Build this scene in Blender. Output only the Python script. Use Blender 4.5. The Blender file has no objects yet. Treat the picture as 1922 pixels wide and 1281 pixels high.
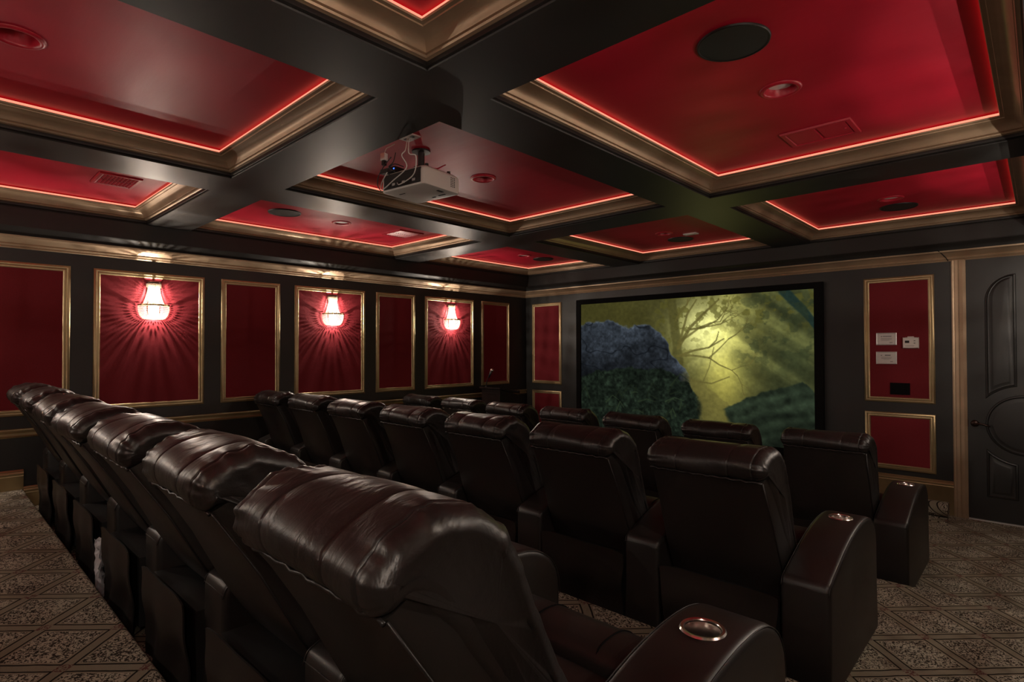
import bpy, bmesh, math, random
import numpy as np
from mathutils import Vector, Matrix

random.seed(7)
rng = np.random.default_rng(11)
SC = bpy.context.scene
COL = SC.collection

# ------------------------------------------------------------------ camera, world, exposure
cam_d = bpy.data.cameras.new('camera')
cam_d.sensor_width = 36.0
cam_d.lens = 1052.82 / 1922.0 * 36.0
cam_d.clip_start = 0.05
cam = bpy.data.objects.new('camera', cam_d)
COL.objects.link(cam)
CAM = Vector((6.116, -6.7947, 1.5922))
YAW, PITCH, ROLL = 0.7571, 0.0151, -0.0017
_f = Vector((-math.sin(YAW) * math.cos(PITCH), math.cos(YAW) * math.cos(PITCH), math.sin(PITCH)))
_r = Vector((math.cos(YAW), math.sin(YAW), 0))
_u = _r.cross(_f)
_r2 = math.cos(ROLL) * _r + math.sin(ROLL) * _u
_u2 = -math.sin(ROLL) * _r + math.cos(ROLL) * _u
cam.matrix_world = Matrix(((_r2.x, _u2.x, -_f.x, CAM.x), (_r2.y, _u2.y, -_f.y, CAM.y), (_r2.z, _u2.z, -_f.z, CAM.z), (0, 0, 0, 1)))
SC.camera = cam
w = bpy.data.worlds.new('world')
SC.world = w
w.use_nodes = True
w.node_tree.nodes['Background'].inputs['Color'].default_value = (0.02, 0.018, 0.016, 1)
w.node_tree.nodes['Background'].inputs['Strength'].default_value = 0.1
SC.view_settings.view_transform = 'Standard'
SC.view_settings.look = 'None'
SC.view_settings.gamma = 1.0
SC.view_settings.use_curve_mapping = False
EXPOSURE = 0.85
SC.view_settings.exposure = EXPOSURE
SCONCE_W = 10.5         # watts of each of the two lamps in a wall sconce
SCONCE_COL = (1.0, 0.87, 0.74)
LED_STRENGTH = 0.92
SCREEN_GAIN = 1.0

# ------------------------------------------------------------------ room dimensions (metres)
W = 6.55            # room width, x from the sconce wall
BACK = -7.85        # back wall y (screen wall is y = 0)
Z_CR0, Z_CR1, Z_SOF = 2.43, 2.525, 2.59
Z_BEAM, Z_CEIL, Z_TOP = 2.741, 2.882, 3.02
XS = [(0.155, 1.788), (2.179, 3.928), (4.283, 6.087)]
YS = [(-2.29, -0.12), (-5.008, -2.659), (-7.70, -5.361)]
NOSE = [-2.63, -4.42, -6.19]
LEV = [0.0, 0.15, 0.30, 0.45]
PT, PB = 2.3204, 1.0528     # upper wall panels top / bottom

# ------------------------------------------------------------------ material helpers
def new_mat(name):
    m = bpy.data.materials.new(name)
    m.use_nodes = True
    nt = m.node_tree
    b = nt.nodes['Principled BSDF']
    return m, nt, b

def N(nt, typ, **kw):
    n = nt.nodes.new(typ)
    for k, v in kw.items():
        if k.startswith('i_'):
            n.inputs[k[2:].replace('_', ' ')].default_value = v
        else:
            setattr(n, k, v)
    return n

def L(nt, a, b):
    nt.links.new(a, b)

def mth(nt, op, a, b=None, c=None):
    n = nt.nodes.new('ShaderNodeMath')
    n.operation = op
    for i, v in enumerate((a, b, c)):
        if v is None:
            continue
        if isinstance(v, (int, float)):
            n.inputs[i].default_value = v
        else:
            nt.links.new(v, n.inputs[i])
    return n.outputs[0]

def plain(name, col, rough=0.5, metal=0.0, spec=0.5, noise=0.0, nscale=30.0, bump=0.0, bscale=120.0):
    m, nt, b = new_mat(name)
    b.inputs['Roughness'].default_value = rough
    b.inputs['Metallic'].default_value = metal
    b.inputs['Specular IOR Level'].default_value = spec
    b.inputs['Base Color'].default_value = (*col, 1)
    tc = N(nt, 'ShaderNodeTexCoord')
    if noise > 0:
        nz = N(nt, 'ShaderNodeTexNoise')
        nz.inputs['Scale'].default_value = nscale
        nz.inputs['Detail'].default_value = 5
        L(nt, tc.outputs['Object'], nz.inputs['Vector'])
        rp = N(nt, 'ShaderNodeMixRGB')
        rp.inputs[1].default_value = (*[c * (1 - noise) for c in col], 1)
        rp.inputs[2].default_value = (*[min(1, c * (1 + noise)) for c in col], 1)
        L(nt, nz.outputs[0], rp.inputs[0])
        L(nt, rp.outputs[0], b.inputs['Base Color'])
    if bump > 0:
        nb = N(nt, 'ShaderNodeTexNoise')
        nb.inputs['Scale'].default_value = bscale
        nb.inputs['Detail'].default_value = 4
        L(nt, tc.outputs['Object'], nb.inputs['Vector'])
        bp = N(nt, 'ShaderNodeBump')
        bp.inputs['Strength'].default_value = bump
        bp.inputs['Distance'].default_value = 0.004
        L(nt, nb.outputs[0], bp.inputs['Height'])
        L(nt, bp.outputs[0], b.inputs['Normal'])
    return m

M = {}
M['wall'] = plain('charcoal_wall_paint', (0.0115, 0.0113, 0.0102), 0.47, noise=0.12, nscale=3.0, bump=0.03, bscale=60)
M['beam'] = plain('charcoal_satin_paint', (0.0150, 0.0138, 0.0125), 0.46, spec=0.36, noise=0.15, nscale=4.0, bump=0.03, bscale=25)
M['panel'] = plain('red_panel_fabric', (0.150, 0.0145, 0.0195), 0.8, spec=0.12, noise=0.30, nscale=160.0, bump=0.25, bscale=420)
M['gold'] = plain('antique_gold', (0.42, 0.32, 0.175), 0.38, metal=0.8, noise=0.15, nscale=14.0)
M['bronze'] = plain('bronze_moulding', (0.40, 0.285, 0.185), 0.40, metal=0.5, noise=0.18, nscale=9.0)
M['black'] = plain('black_plastic', (0.012, 0.012, 0.012), 0.45)
M['velvet'] = plain('black_velvet', (0.004, 0.004, 0.004), 0.9, spec=0.1)
M['white'] = plain('white_plastic', (0.62, 0.59, 0.55), 0.42)
M['paper'] = plain('certificate_paper', (0.60, 0.57, 0.54), 0.7)
M['silver'] = plain('silver_frame', (0.62, 0.60, 0.58), 0.35, metal=0.4)
M['ink'] = plain('grey_ink', (0.16, 0.15, 0.15), 0.8)
M['steel'] = plain('brushed_steel', (0.78, 0.74, 0.70), 0.22, metal=1.0)
M['door'] = plain('charcoal_door_paint', (0.0130, 0.0128, 0.0118), 0.44, noise=0.1, nscale=4.0)
M['cavity'] = plain('dark_void', (0.003, 0.003, 0.003), 0.9)
M['orb'] = plain('oil_rubbed_bronze', (0.05, 0.028, 0.022), 0.35, metal=0.8)
M['wood'] = plain('dark_mahogany', (0.010, 0.004, 0.0035), 0.42, noise=0.4, nscale=12.0)
M['grille'] = plain('black_speaker_grille', (0.015, 0.015, 0.014), 0.62, bump=0.3, bscale=700)
M['lens'] = plain('frosted_lamp_lens', (0.80, 0.72, 0.68), 0.35)
M['redtrim'] = plain('red_painted_metal', (0.42, 0.012, 0.03), 0.38)
M['tissue'] = plain('crumpled_white_film', (0.55, 0.53, 0.55), 0.35)

def ceiling_red():
    m, nt, b = new_mat('red_satin_ceiling_paint')
    tc = N(nt, 'ShaderNodeTexCoord')
    mp = N(nt, 'ShaderNodeMapping')
    mp.inputs['Scale'].default_value = (1.3, 7.0, 1.0)
    L(nt, tc.outputs['Object'], mp.inputs['Vector'])
    nz = N(nt, 'ShaderNodeTexNoise')
    nz.inputs['Scale'].default_value = 2.0
    nz.inputs['Detail'].default_value = 4
    L(nt, mp.outputs[0], nz.inputs['Vector'])
    fn = N(nt, 'ShaderNodeTexNoise')
    fn.inputs['Scale'].default_value = 220
    fn.inputs['Detail'].default_value = 3
    L(nt, tc.outputs['Object'], fn.inputs['Vector'])
    b.inputs['Base Color'].default_value = (0.42, 0.008, 0.028, 1)
    b.inputs['Specular IOR Level'].default_value = 0.25
    mr = N(nt, 'ShaderNodeMapRange')
    mr.inputs['To Min'].default_value = 0.42
    mr.inputs['To Max'].default_value = 0.50
    L(nt, nz.outputs[0], mr.inputs['Value'])
    L(nt, mr.outputs[0], b.inputs['Roughness'])
    bp = N(nt, 'ShaderNodeBump')
    bp.inputs['Strength'].default_value = 0.05
    bp.inputs['Distance'].default_value = 0.02
    L(nt, nz.outputs[0], bp.inputs['Height'])
    bp2 = N(nt, 'ShaderNodeBump')
    bp2.inputs['Strength'].default_value = 0.08
    bp2.inputs['Distance'].default_value = 0.002
    L(nt, fn.outputs[0], bp2.inputs['Height'])
    L(nt, bp.outputs[0], bp2.inputs['Normal'])
    L(nt, bp2.outputs[0], b.inputs['Normal'])
    return m
M['ceil'] = ceiling_red()

def leather():
    m, nt, b = new_mat('dark_brown_leather')
    tc = N(nt, 'ShaderNodeTexCoord')
    nz = N(nt, 'ShaderNodeTexNoise')
    nz.inputs['Scale'].default_value = 7
    nz.inputs['Detail'].default_value = 6
    L(nt, tc.outputs['Object'], nz.inputs['Vector'])
    mx = N(nt, 'ShaderNodeMixRGB')
    mx.inputs[1].default_value = (0.0100, 0.0086, 0.0080, 1)
    mx.inputs[2].default_value = (0.021, 0.0172, 0.0160, 1)
    L(nt, nz.outputs[0], mx.inputs[0])
    L(nt, mx.outputs[0], b.inputs['Base Color'])
    mr = N(nt, 'ShaderNodeMapRange')
    mr.inputs['To Min'].default_value = 0.33
    mr.inputs['To Max'].default_value = 0.47
    L(nt, nz.outputs[0], mr.inputs['Value'])
    L(nt, mr.outputs[0], b.inputs['Roughness'])
    vo = N(nt, 'ShaderNodeTexVoronoi')
    vo.inputs['Scale'].default_value = 260
    L(nt, tc.outputs['Object'], vo.inputs['Vector'])
    mp = N(nt, 'ShaderNodeMapping')
    mp.inputs['Scale'].default_value = (9, 4.0, 4.0)
    L(nt, tc.outputs['Object'], mp.inputs['Vector'])
    wn = N(nt, 'ShaderNodeTexNoise')
    wn.inputs['Scale'].default_value = 2.2
    wn.inputs['Detail'].default_value = 4
    wn.inputs['Distortion'].default_value = 0.8
    L(nt, mp.outputs[0], wn.inputs['Vector'])
    b1 = N(nt, 'ShaderNodeBump')
    b1.inputs['Strength'].default_value = 0.24
    b1.inputs['Distance'].default_value = 0.02
    L(nt, wn.outputs[0], b1.inputs['Height'])
    b2 = N(nt, 'ShaderNodeBump')
    b2.inputs['Strength'].default_value = 0.10
    b2.inputs['Distance'].default_value = 0.001
    L(nt, vo.outputs['Distance'], b2.inputs['Height'])
    L(nt, b1.outputs[0], b2.inputs['Normal'])
    L(nt, b2.outputs[0], b.inputs['Normal'])
    return m
M['leather'] = leather()
M['leather_flat'] = plain('dark_brown_vinyl', (0.0145, 0.0122, 0.0110), 0.42, noise=0.2, nscale=9, bump=0.06, bscale=300)

def carpet():
    m, nt, b = new_mat('lattice_carpet')
    ge = N(nt, 'ShaderNodeNewGeometry')
    sp = N(nt, 'ShaderNodeSeparateXYZ')
    L(nt, ge.outputs['Position'], sp.inputs[0])
    # on risers the pattern runs on down the face
    y = mth(nt, 'SUBTRACT', sp.outputs['Y'], sp.outputs['Z'])
    x = sp.outputs['X']
    S2 = math.sqrt(0.5)
    per = 0.301
    wn = N(nt, 'ShaderNodeTexNoise')
    wn.inputs['Scale'].default_value = 9
    L(nt, ge.outputs['Position'], wn.inputs['Vector'])
    wob = mth(nt, 'MULTIPLY', mth(nt, 'SUBTRACT', wn.outputs[0], 0.5), 0.012)
    def dist(u, off):
        t = mth(nt, 'DIVIDE', mth(nt, 'SUBTRACT', u, off), per)
        fr = mth(nt, 'SUBTRACT', t, mth(nt, 'ROUND', t))
        return mth(nt, 'MULTIPLY', mth(nt, 'ABSOLUTE', fr), per)
    u = mth(nt, 'ADD', mth(nt, 'MULTIPLY', mth(nt, 'ADD', x, y), S2), wob)
    v = mth(nt, 'ADD', mth(nt, 'MULTIPLY', mth(nt, 'SUBTRACT', x, y), S2), wob)
    x0, y0 = 5.675, -3.322 - 0.15
    du = dist(u, (x0 + y0) * S2)
    dv = dist(v, (x0 - y0) * S2)
    dmin = mth(nt, 'MINIMUM', du, dv)
    dmax = mth(nt, 'MAXIMUM', du, dv)
    band = mth(nt, 'LESS_THAN', dmin, 0.030)
    def ring(d, a, c):
        return mth(nt, 'MULTIPLY', mth(nt, 'GREATER_THAN', d, a), mth(nt, 'LESS_THAN', d, c))
    line = ring(dmin, 0.0185, 0.0265)
    edge = ring(dmin, 0.030, 0.0365)
    node = mth(nt, 'LESS_THAN', dmax, 0.024)
    # leopard speckle in the cells
    vo = N(nt, 'ShaderNodeTexNoise')
    vo.inputs['Scale'].default_value = 108
    vo.inputs['Detail'].default_value = 1.0
    vo.inputs['Distortion'].default_value = 0.9
    L(nt, ge.outputs['Position'], vo.inputs['Vector'])
    big = N(nt, 'ShaderNodeTexNoise')
    big.inputs['Scale'].default_value = 6.5
    L(nt, ge.outputs['Position'], big.inputs['Vector'])
    th = mth(nt, 'ADD', 0.40, mth(nt, 'MULTIPLY', big.outputs[0], 0.19))
    spk = mth(nt, 'GREATER_THAN', vo.outputs[0], th)
    fine = N(nt, 'ShaderNodeTexNoise')
    fine.inputs['Scale'].default_value = 420
    L(nt, ge.outputs['Position'], fine.inputs['Vector'])
    def mix(fac, a, c):
        n = N(nt, 'ShaderNodeMixRGB')
        if isinstance(fac, float):
            n.inputs[0].default_value = fac
        else:
            L(nt, fac, n.inputs[0])
        for i, q in ((1, a), (2, c)):
            if isinstance(q, tuple):
                n.inputs[i].default_value = (*q, 1)
            else:
                L(nt, q, n.inputs[i])
        return n.outputs[0]
    dark = (0.040, 0.032, 0.024)
    tan = (0.44, 0.39, 0.305)
    ban = (0.25, 0.215, 0.158)
    c = mix(spk, dark, tan)
    c = mix(edge, c, (0.29, 0.245, 0.18))
    c = mix(band, c, ban)
    c = mix(line, c, (0.016, 0.012, 0.009))
    rednode = mth(nt, 'MULTIPLY', node, mth(nt, 'GREATER_THAN', vo.outputs[0], 0.5))
    c = mix(rednode, c, (0.13, 0.05, 0.045))
    c2 = N(nt, 'ShaderNodeMixRGB')
    c2.blend_type = 'MULTIPLY'
    c2.inputs[0].default_value = 0.7
    L(nt, c, c2.inputs[1])
    rr = N(nt, 'ShaderNodeMapRange')
    rr.inputs['To Min'].default_value = 0.5
    rr.inputs['To Max'].default_value = 1.4
    L(nt, fine.outputs[0], rr.inputs['Value'])
    L(nt, rr.outputs[0], c2.inputs[2])
    L(nt, c2.outputs[0], b.inputs['Base Color'])
    b.inputs['Roughness'].default_value = 0.95
    b.inputs['Specular IOR Level'].default_value = 0.1
    bp = N(nt, 'ShaderNodeBump')
    bp.inputs['Strength'].default_value = 0.6
    bp.inputs['Distance'].default_value = 0.004
    L(nt, fine.outputs[0], bp.inputs['Height'])
    L(nt, bp.outputs[0], b.inputs['Normal'])
    return m
M['carpet'] = carpet()

def emission(name, col, strength):
    m = bpy.data.materials.new(name)
    m.use_nodes = True
    nt = m.node_tree
    nt.nodes.clear()
    e = N(nt, 'ShaderNodeEmission')
    e.inputs[0].default_value = (*col, 1)
    e.inputs[1].default_value = strength
    o = N(nt, 'ShaderNodeOutputMaterial')
    L(nt, e.outputs[0], o.inputs[0])
    return m
M['led'] = emission('red_led_strip', (1.0, 0.24, 0.15), LED_STRENGTH)
M['blueled'] = emission('blue_status_led', (0.05, 0.15, 1.0), 1.5)

def crystal():
    m = bpy.data.materials.new('cut_crystal')
    m.use_nodes = True
    nt = m.node_tree
    nt.nodes.clear()
    tr = N(nt, 'ShaderNodeBsdfTranslucent')
    tr.inputs[0].default_value = (0.36, 0.32, 0.26, 1)
    df = N(nt, 'ShaderNodeBsdfDiffuse')
    df.inputs[0].default_value = (0.36, 0.32, 0.26, 1)
    gl = N(nt, 'ShaderNodeBsdfGlossy')
    gl.inputs['Roughness'].default_value = 0.08
    tp = N(nt, 'ShaderNodeBsdfTransparent')
    m1 = N(nt, 'ShaderNodeMixShader'); m1.inputs[0].default_value = 0.3
    L(nt, tr.outputs[0], m1.inputs[1]); L(nt, df.outputs[0], m1.inputs[2])
    m2 = N(nt, 'ShaderNodeMixShader'); m2.inputs[0].default_value = 0.2
    L(nt, m1.outputs[0], m2.inputs[1]); L(nt, gl.outputs[0], m2.inputs[2])
    m3 = N(nt, 'ShaderNodeMixShader'); m3.inputs[0].default_value = 0.28
    L(nt, m2.outputs[0], m3.inputs[1]); L(nt, tp.outputs[0], m3.inputs[2])
    o = N(nt, 'ShaderNodeOutputMaterial')
    L(nt, m3.outputs[0], o.inputs[0])
    return m
M['crystal'] = crystal()

# ------------------------------------------------------------------ mesh helpers
class MB:
    def __init__(self):
        self.v, self.f = [], []
    def add(self, verts, faces):
        o = len(self.v)
        self.v += [tuple(p) for p in verts]
        self.f += [tuple(i + o for i in fc) for fc in faces]
        return self
    def box(self, x0, x1, y0, y1, z0, z1):
        v = [(x0, y0, z0), (x1, y0, z0), (x1, y1, z0), (x0, y1, z0), (x0, y0, z1), (x1, y0, z1), (x1, y1, z1), (x0, y1, z1)]
        f = [(0, 3, 2, 1), (4, 5, 6, 7), (0, 1, 5, 4), (1, 2, 6, 5), (2, 3, 7, 6), (3, 0, 4, 7)]
        return self.add(v, f)
    def tube(self, pts, r, n=8, cap=True):
        pts = [Vector(p) for p in pts]
        rings = []
        up = Vector((0, 0, 1))
        for i, p in enumerate(pts):
            t = (pts[min(i + 1, len(pts) - 1)] - pts[max(i - 1, 0)]).normalized()
            a = t.cross(up)
            if a.length < 1e-3:
                a = t.cross(Vector((1, 0, 0)))
            a.normalize()
            b = t.cross(a).normalized()
            rr = r[i] if isinstance(r, (list, tuple)) else r
            rings.append([p + rr * (math.cos(2 * math.pi * k / n) * a + math.sin(2 * math.pi * k / n) * b) for k in range(n)])
        v = [q for rg in rings for q in rg]
        f = []
        for i in range(len(rings) - 1):
            for k in range(n):
                k2 = (k + 1) % n
                f.append((i * n + k, i * n + k2, (i + 1) * n + k2, (i + 1) * n + k))
        if cap:
            f.append(tuple(range(n))[::-1])
            f.append(tuple((len(rings) - 1) * n + k for k in range(n)))
        return self.add(v, f)
    def lathe(self, prof, c=(0, 0, 0), n=24, a0=0.0, a1=2 * math.pi):
        full = abs(a1 - a0 - 2 * math.pi) < 1e-6
        m = n if full else n + 1
        v = []
        for (r, z) in prof:
            for k in range(m):
                a = a0 + (a1 - a0) * k / n
                v.append((c[0] + r * math.cos(a), c[1] + r * math.sin(a), c[2] + z))
        f = []
        for i in range(len(prof) - 1):
            for k in range(n):
                k2 = (k + 1) % m
                f.append((i * m + k, i * m + k2, (i + 1) * m + k2, (i + 1) * m + k))
        return self.add(v, f)
    def build(self, name, mat, parent=None, smooth=False, angle=None):
        me = bpy.data.meshes.new(name)
        me.from_pydata(self.v, [], self.f)
        me.update()
        bm = bmesh.new()
        bm.from_mesh(me)
        bmesh.ops.recalc_face_normals(bm, faces=bm.faces[:])
        bm.to_mesh(me)
        bm.free()
        return link(name, me, mat, parent, smooth)

def link(name, me, mat, parent=None, smooth=False):
    if mat is not None:
        me.materials.clear()
        me.materials.append(M[mat] if isinstance(mat, str) else mat)
    if smooth:
        me.shade_smooth() if smooth is True else me.shade_smooth()
        if smooth is not True:
            me.set_sharp_from_angle(angle=math.radians(smooth))
    o = bpy.data.objects.new(name, me)
    COL.objects.link(o)
    if parent is not None:
        o.parent = parent
    return o

def thing(name, label, cat, loc=(0, 0, 0), rz=0.0, group=None):
    o = bpy.data.objects.new(name, None)
    o.empty_display_size = 0.1
    COL.objects.link(o)
    o.location = loc
    o.rotation_euler = (0, 0, rz)
    o['label'] = label
    o['category'] = cat
    if group:
        o['group'] = group
    return o

def tag(o, label, cat, group=None):
    o['label'] = label
    o['category'] = cat
    if group:
        o['group'] = group
    return o

def struct(o):
    o['kind'] = 'structure'
    return o

def dup_tree(o, parent=None):
    c = o.copy()
    COL.objects.link(c)
    c.parent = parent
    for ch in list(o.children):
        dup_tree(ch, c)
    return c

def frame_sweep(mb, corners, inward, normal, prof, closed_prof=False):
    """mitred moulding round a rectangle: corners in order, inward[i] = inward diagonal, prof = (inset, height)"""
    k = len(prof)
    v = []
    for c, d in zip(corners, inward):
        for e, h in prof:
            v.append(Vector(c) + Vector(d) * e + Vector(normal) * h)
    f = []
    n = len(corners)
    for i in range(n):
        j = (i + 1) % n
        for q in range(k if closed_prof else k - 1):
            q2 = (q + 1) % k
            f.append((i * k + q, i * k + q2, j * k + q2, j * k + q))
    return mb.add(v, f)

def rect_xy(x0, x1, y0, y1, z):
    return [(x0, y0, z), (x1, y0, z), (x1, y1, z), (x0, y1, z)], [(1, 1, 0), (-1, 1, 0), (-1, -1, 0), (1, -1, 0)]

def catmull(pts, n, closed=True):
    pts = [np.array(p, float) for p in pts]
    out = []
    m = len(pts)
    segs = m if closed else m - 1
    per = max(2, n // segs)
    for i in range(segs):
        if closed:
            p0, p1, p2, p3 = pts[(i - 1) % m], pts[i], pts[(i + 1) % m], pts[(i + 2) % m]
        else:
            p0, p1, p2, p3 = pts[max(i - 1, 0)], pts[i], pts[i + 1], pts[min(i + 2, m - 1)]
        for k in range(per):
            t = k / per
            out.append(0.5 * ((2 * p1) + (-p0 + p2) * t + (2 * p0 - 5 * p1 + 4 * p2 - p3) * t * t + (-p0 + 3 * p1 - 3 * p2 + p3) * t ** 3))
    if not closed:
        out.append(pts[-1])
    return np.array(out)

# ------------------------------------------------------------------ floor with risers
def build_floor():
    r = 0.018
    prof = [(0.25, LEV[0])]
    for i, yn in enumerate(NOSE):
        z0, z1 = LEV[i], LEV[i + 1]
        prof += [(yn - 0.02, z0), (yn - 0.02, z1 - 0.045), (yn - 0.012, z1 - 0.042)]
        for a in range(0, 7):
            t = math.pi / 2 * a / 6
            prof.append((yn - r + r * math.cos(t), z1 - r + r * math.sin(t)))
    prof += [(BACK - 0.2, LEV[3])]
    mb = MB()
    v = []
    for y, z in prof:
        v += [(-0.2, y, z), (W + 0.2, y, z)]
    n = len(prof)
    bot = len(v)
    v += [(-0.2, 0.25, -0.15), (W + 0.2, 0.25, -0.15), (-0.2, BACK - 0.2, -0.15), (W + 0.2, BACK - 0.2, -0.15)]
    f = [(2 * i, 2 * i + 1, 2 * i + 3, 2 * i + 2) for i in range(n - 1)]
    f += [(bot, bot + 1, 1, 0), (bot + 2, 2 * n - 2, 2 * n - 1, bot + 3), (bot, bot + 2, bot + 3, bot + 1)]
    f.append(tuple([2 * i for i in range(n)] + [bot + 2, bot]))
    f.append(tuple([2 * i + 1 for i in range(n)][::-1] + [bot + 1, bot + 3]))
    mb.add(v, f)
    return struct(mb.build('floor', 'carpet', smooth=35))
build_floor()

# ------------------------------------------------------------------ walls, panels, frames
wl = struct(MB().box(-0.2, 0, BACK, 0, 0, Z_TOP).build('wall_left', 'wall'))
wf = struct(MB().box(-0.2, W + 0.2, 0, 0.2, 0, Z_TOP).build('wall_front', 'wall'))
wr = struct(MB().box(W, W + 0.2, BACK, 0, 0, Z_TOP).build('wall_right', 'wall'))
wb = struct(MB().box(-0.2, W + 0.2, BACK - 0.2, BACK, 0, Z_TOP).build('wall_back', 'wall'))

FR = [(0, 0), (0, .012), (.006, .019), (.016, .022), (.024, .019), (.028, .011), (.034, .013), (.044, .012), (.050, .006), (.052, 0)]
def wall_panel(wall, axis, c, s, a0, a1, z0, z1):
    """axis 'x': wall plane x=c facing s; horizontal coordinate is y.  axis 'y': plane y=c facing s"""
    mb, mf = MB(), MB()
    if axis == 'x':
        corners = [(c, a0, z0), (c, a1, z0), (c, a1, z1), (c, a0, z1)]
        inw = [(0, 1, 1), (0, -1, 1), (0, -1, -1), (0, 1, -1)]
        nrm = (s, 0, 0)
        mb.box(min(c, c + s * .005), max(c, c + s * .005), a0 + .045, a1 - .045, z0 + .045, z1 - .045)
    else:
        corners = [(a0, c, z0), (a1, c, z0), (a1, c, z1), (a0, c, z1)]
        inw = [(1, 0, 1), (-1, 0, 1), (-1, 0, -1), (1, 0, -1)]
        nrm = (0, s, 0)
        mb.box(a0 + .045, a1 - .045, min(c, c + s * .005), max(c, c + s * .005), z0 + .045, z1 - .045)
    mb.build('red_panel', 'panel', wall)
    frame_sweep(mf, corners, inw, nrm, FR)
    mf.build('panel_frame', 'gold', wall, smooth=40)

PY = [(-7.55, -6.66), (-6.50, -5.896), (-5.733, -4.827), (-4.668, -4.058), (-3.892, -2.991), (-2.830, -2.227), (-2.058, -1.157), (-0.9965, -0.3924)]
for a0, a1 in PY:
    wall_panel(wl, 'x', 0.0, 1, a0, a1, PB, PT)
    wall_panel(wr, 'x', W, -1, a0, a1, PB, PT)
for a0, a1 in ((0.1512, 0.7463), (4.7656, 5.3585)):
    wall_panel(wf, 'y', 0.0, -1, a0, a1, PB, PT)
    wall_panel(wf, 'y', 0.0, -1, a0, a1, 0.3734, 0.949)
for a0, a1 in ((0.3, 1.2), (1.5, 2.4), (2.7, 3.85), (4.15, 5.05), (5.35, 6.25)):
    wall_panel(wb, 'y', BACK, 1, a0, a1, PB, PT)

# chair rails and skirting
RAIL = [(0, 0), (.010, .004), (.014, .012), (.022, .016), (.016, .022), (.016, .040), (.024, .046), (.030, .056), (.030, .066), (.014, .074), (0, .076)]
def wall_strip(name, mat, axis, c, s, a0, a1, z, prof, parent):
    mb = MB()
    v = []
    k = len(prof)
    for a in (a0, a1):
        for d, h in prof:
            v.append((c + s * d, a, z + h) if axis == 'x' else (a, c + s * d, z + h))
    f = [(q, q + 1, k + q + 1, k + q) for q in range(k - 1)] + [tuple(range(k)), tuple(range(k, 2 * k))]
    mb.add(v, f)
    return mb.build(name, mat, parent, smooth=35)
wall_strip('chair_rail', 'gold', 'x', 0, 1, BACK, 0, 0.873, RAIL, wl)
wall_strip('chair_rail', 'gold', 'x', W, -1, BACK, 0, 0.873, RAIL, wr)
wall_strip('chair_rail', 'gold', 'y', BACK, 1, 0, W, 0.873, RAIL, wb)
def skirt_prof(h):
    return [(0, 0), (.016, 0), (.016, h - .060), (.020, h - .054), (.018, h - .045), (.026, h - .036), (.026, h - .026), (.020, h - .018), (.022, h - .010), (.010, h), (0, h)]
bl = struct(bpy.data.objects.new('baseboard_left', None)); COL.objects.link(bl)
br = struct(bpy.data.objects.new('baseboard_right', None)); COL.objects.link(br)
lims = [0.0] + NOSE + [BACK]
for i in range(4):
    h = (0.324, 0.2, 0.17, 0.163)[i]
    y1, y0 = lims[i], lims[i + 1]
    wall_strip('skirting_board', 'gold', 'x', 0, 1, y0, y1, LEV[i], skirt_prof(h), bl)
    wall_strip('skirting_board', 'gold', 'x', W, -1, y0, y1, LEV[i], skirt_prof(h), br)
struct(wall_strip('baseboard_front', 'gold', 'y', 0, -1, 0.0, 5.49, 0, skirt_prof(0.324), None))
struct(wall_strip('baseboard_back', 'gold', 'y', BACK, 1, 0.0, W, LEV[3], skirt_prof(0.163), None))

# wall crown: bronze lower part, charcoal upper part, round the whole room
cs, dg = rect_xy(0, W, BACK, 0, 0)
CROWN = [(0, Z_CR0), (.012, Z_CR0), (.018, Z_CR0 + .008), (.014, Z_CR0 + .016), (.026, Z_CR0 + .020), (.032, Z_CR0 + .030), (.028, Z_CR0 + .038), (.045, Z_CR0 + .050), (.075, Z_CR0 + .066), (.088, Z_CR0 + .078), (.100, Z_CR0 + .082), (.104, Z_CR1)]
CROWN2 = [(.104, Z_CR1), (.096, Z_CR1 + .004), (.104, Z_CR1 + .022), (.122, Z_CR1 + .042), (.146, Z_CR1 + .056), (.152, Z_SOF)]
struct(frame_sweep(MB(), cs, dg, (0, 0, 1), CROWN).build('trim_1', 'bronze', smooth=35))
struct(frame_sweep(MB(), cs, dg, (0, 0, 1), CROWN2).build('trim_2', 'beam', smooth=35))
# the open scarf joint in the crown left of the door casing
jt = MB()
jt.tube([(5.405, -.108, Z_CR1 + .002), (5.43, -.080, Z_CR0 + .070), (5.455, -.034, Z_CR0 + .036), (5.47, -.016, Z_CR0 + .004)], .004, 6)
jt.build('crown_joint', 'cavity', bpy.data.objects['trim_1'])

# ------------------------------------------------------------------ coffered ceiling
ceil = struct(MB().box(-0.2, W + 0.2, BACK - 0.2, 0.2, Z_TOP, Z_TOP + .1).build('ceiling', 'beam'))
def cbox(name, mat, *a):
    return MB().box(*a).build(name, mat, ceil)
x_in0, x_in1, y_in0, y_in1 = XS[0][0], XS[2][1], YS[2][0], YS[0][1]
cbox('soffit', 'beam', 0, x_in0, BACK, 0, Z_SOF, Z_TOP)
cbox('soffit', 'beam', x_in1, W, BACK, 0, Z_SOF, Z_TOP)
cbox('soffit', 'beam', x_in0, x_in1, y_in1, 0, Z_SOF, Z_TOP)
cbox('soffit', 'beam', x_in0, x_in1, BACK, y_in0, Z_SOF, Z_TOP)
for i in range(2):
    cbox('beam', 'beam', XS[i][1], XS[i + 1][0], y_in0, y_in1, Z_BEAM, Z_TOP)
    for xa, xb in XS:
        cbox('beam', 'beam', xa, xb, YS[i + 1][1], YS[i][0], Z_BEAM, Z_TOP)
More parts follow.
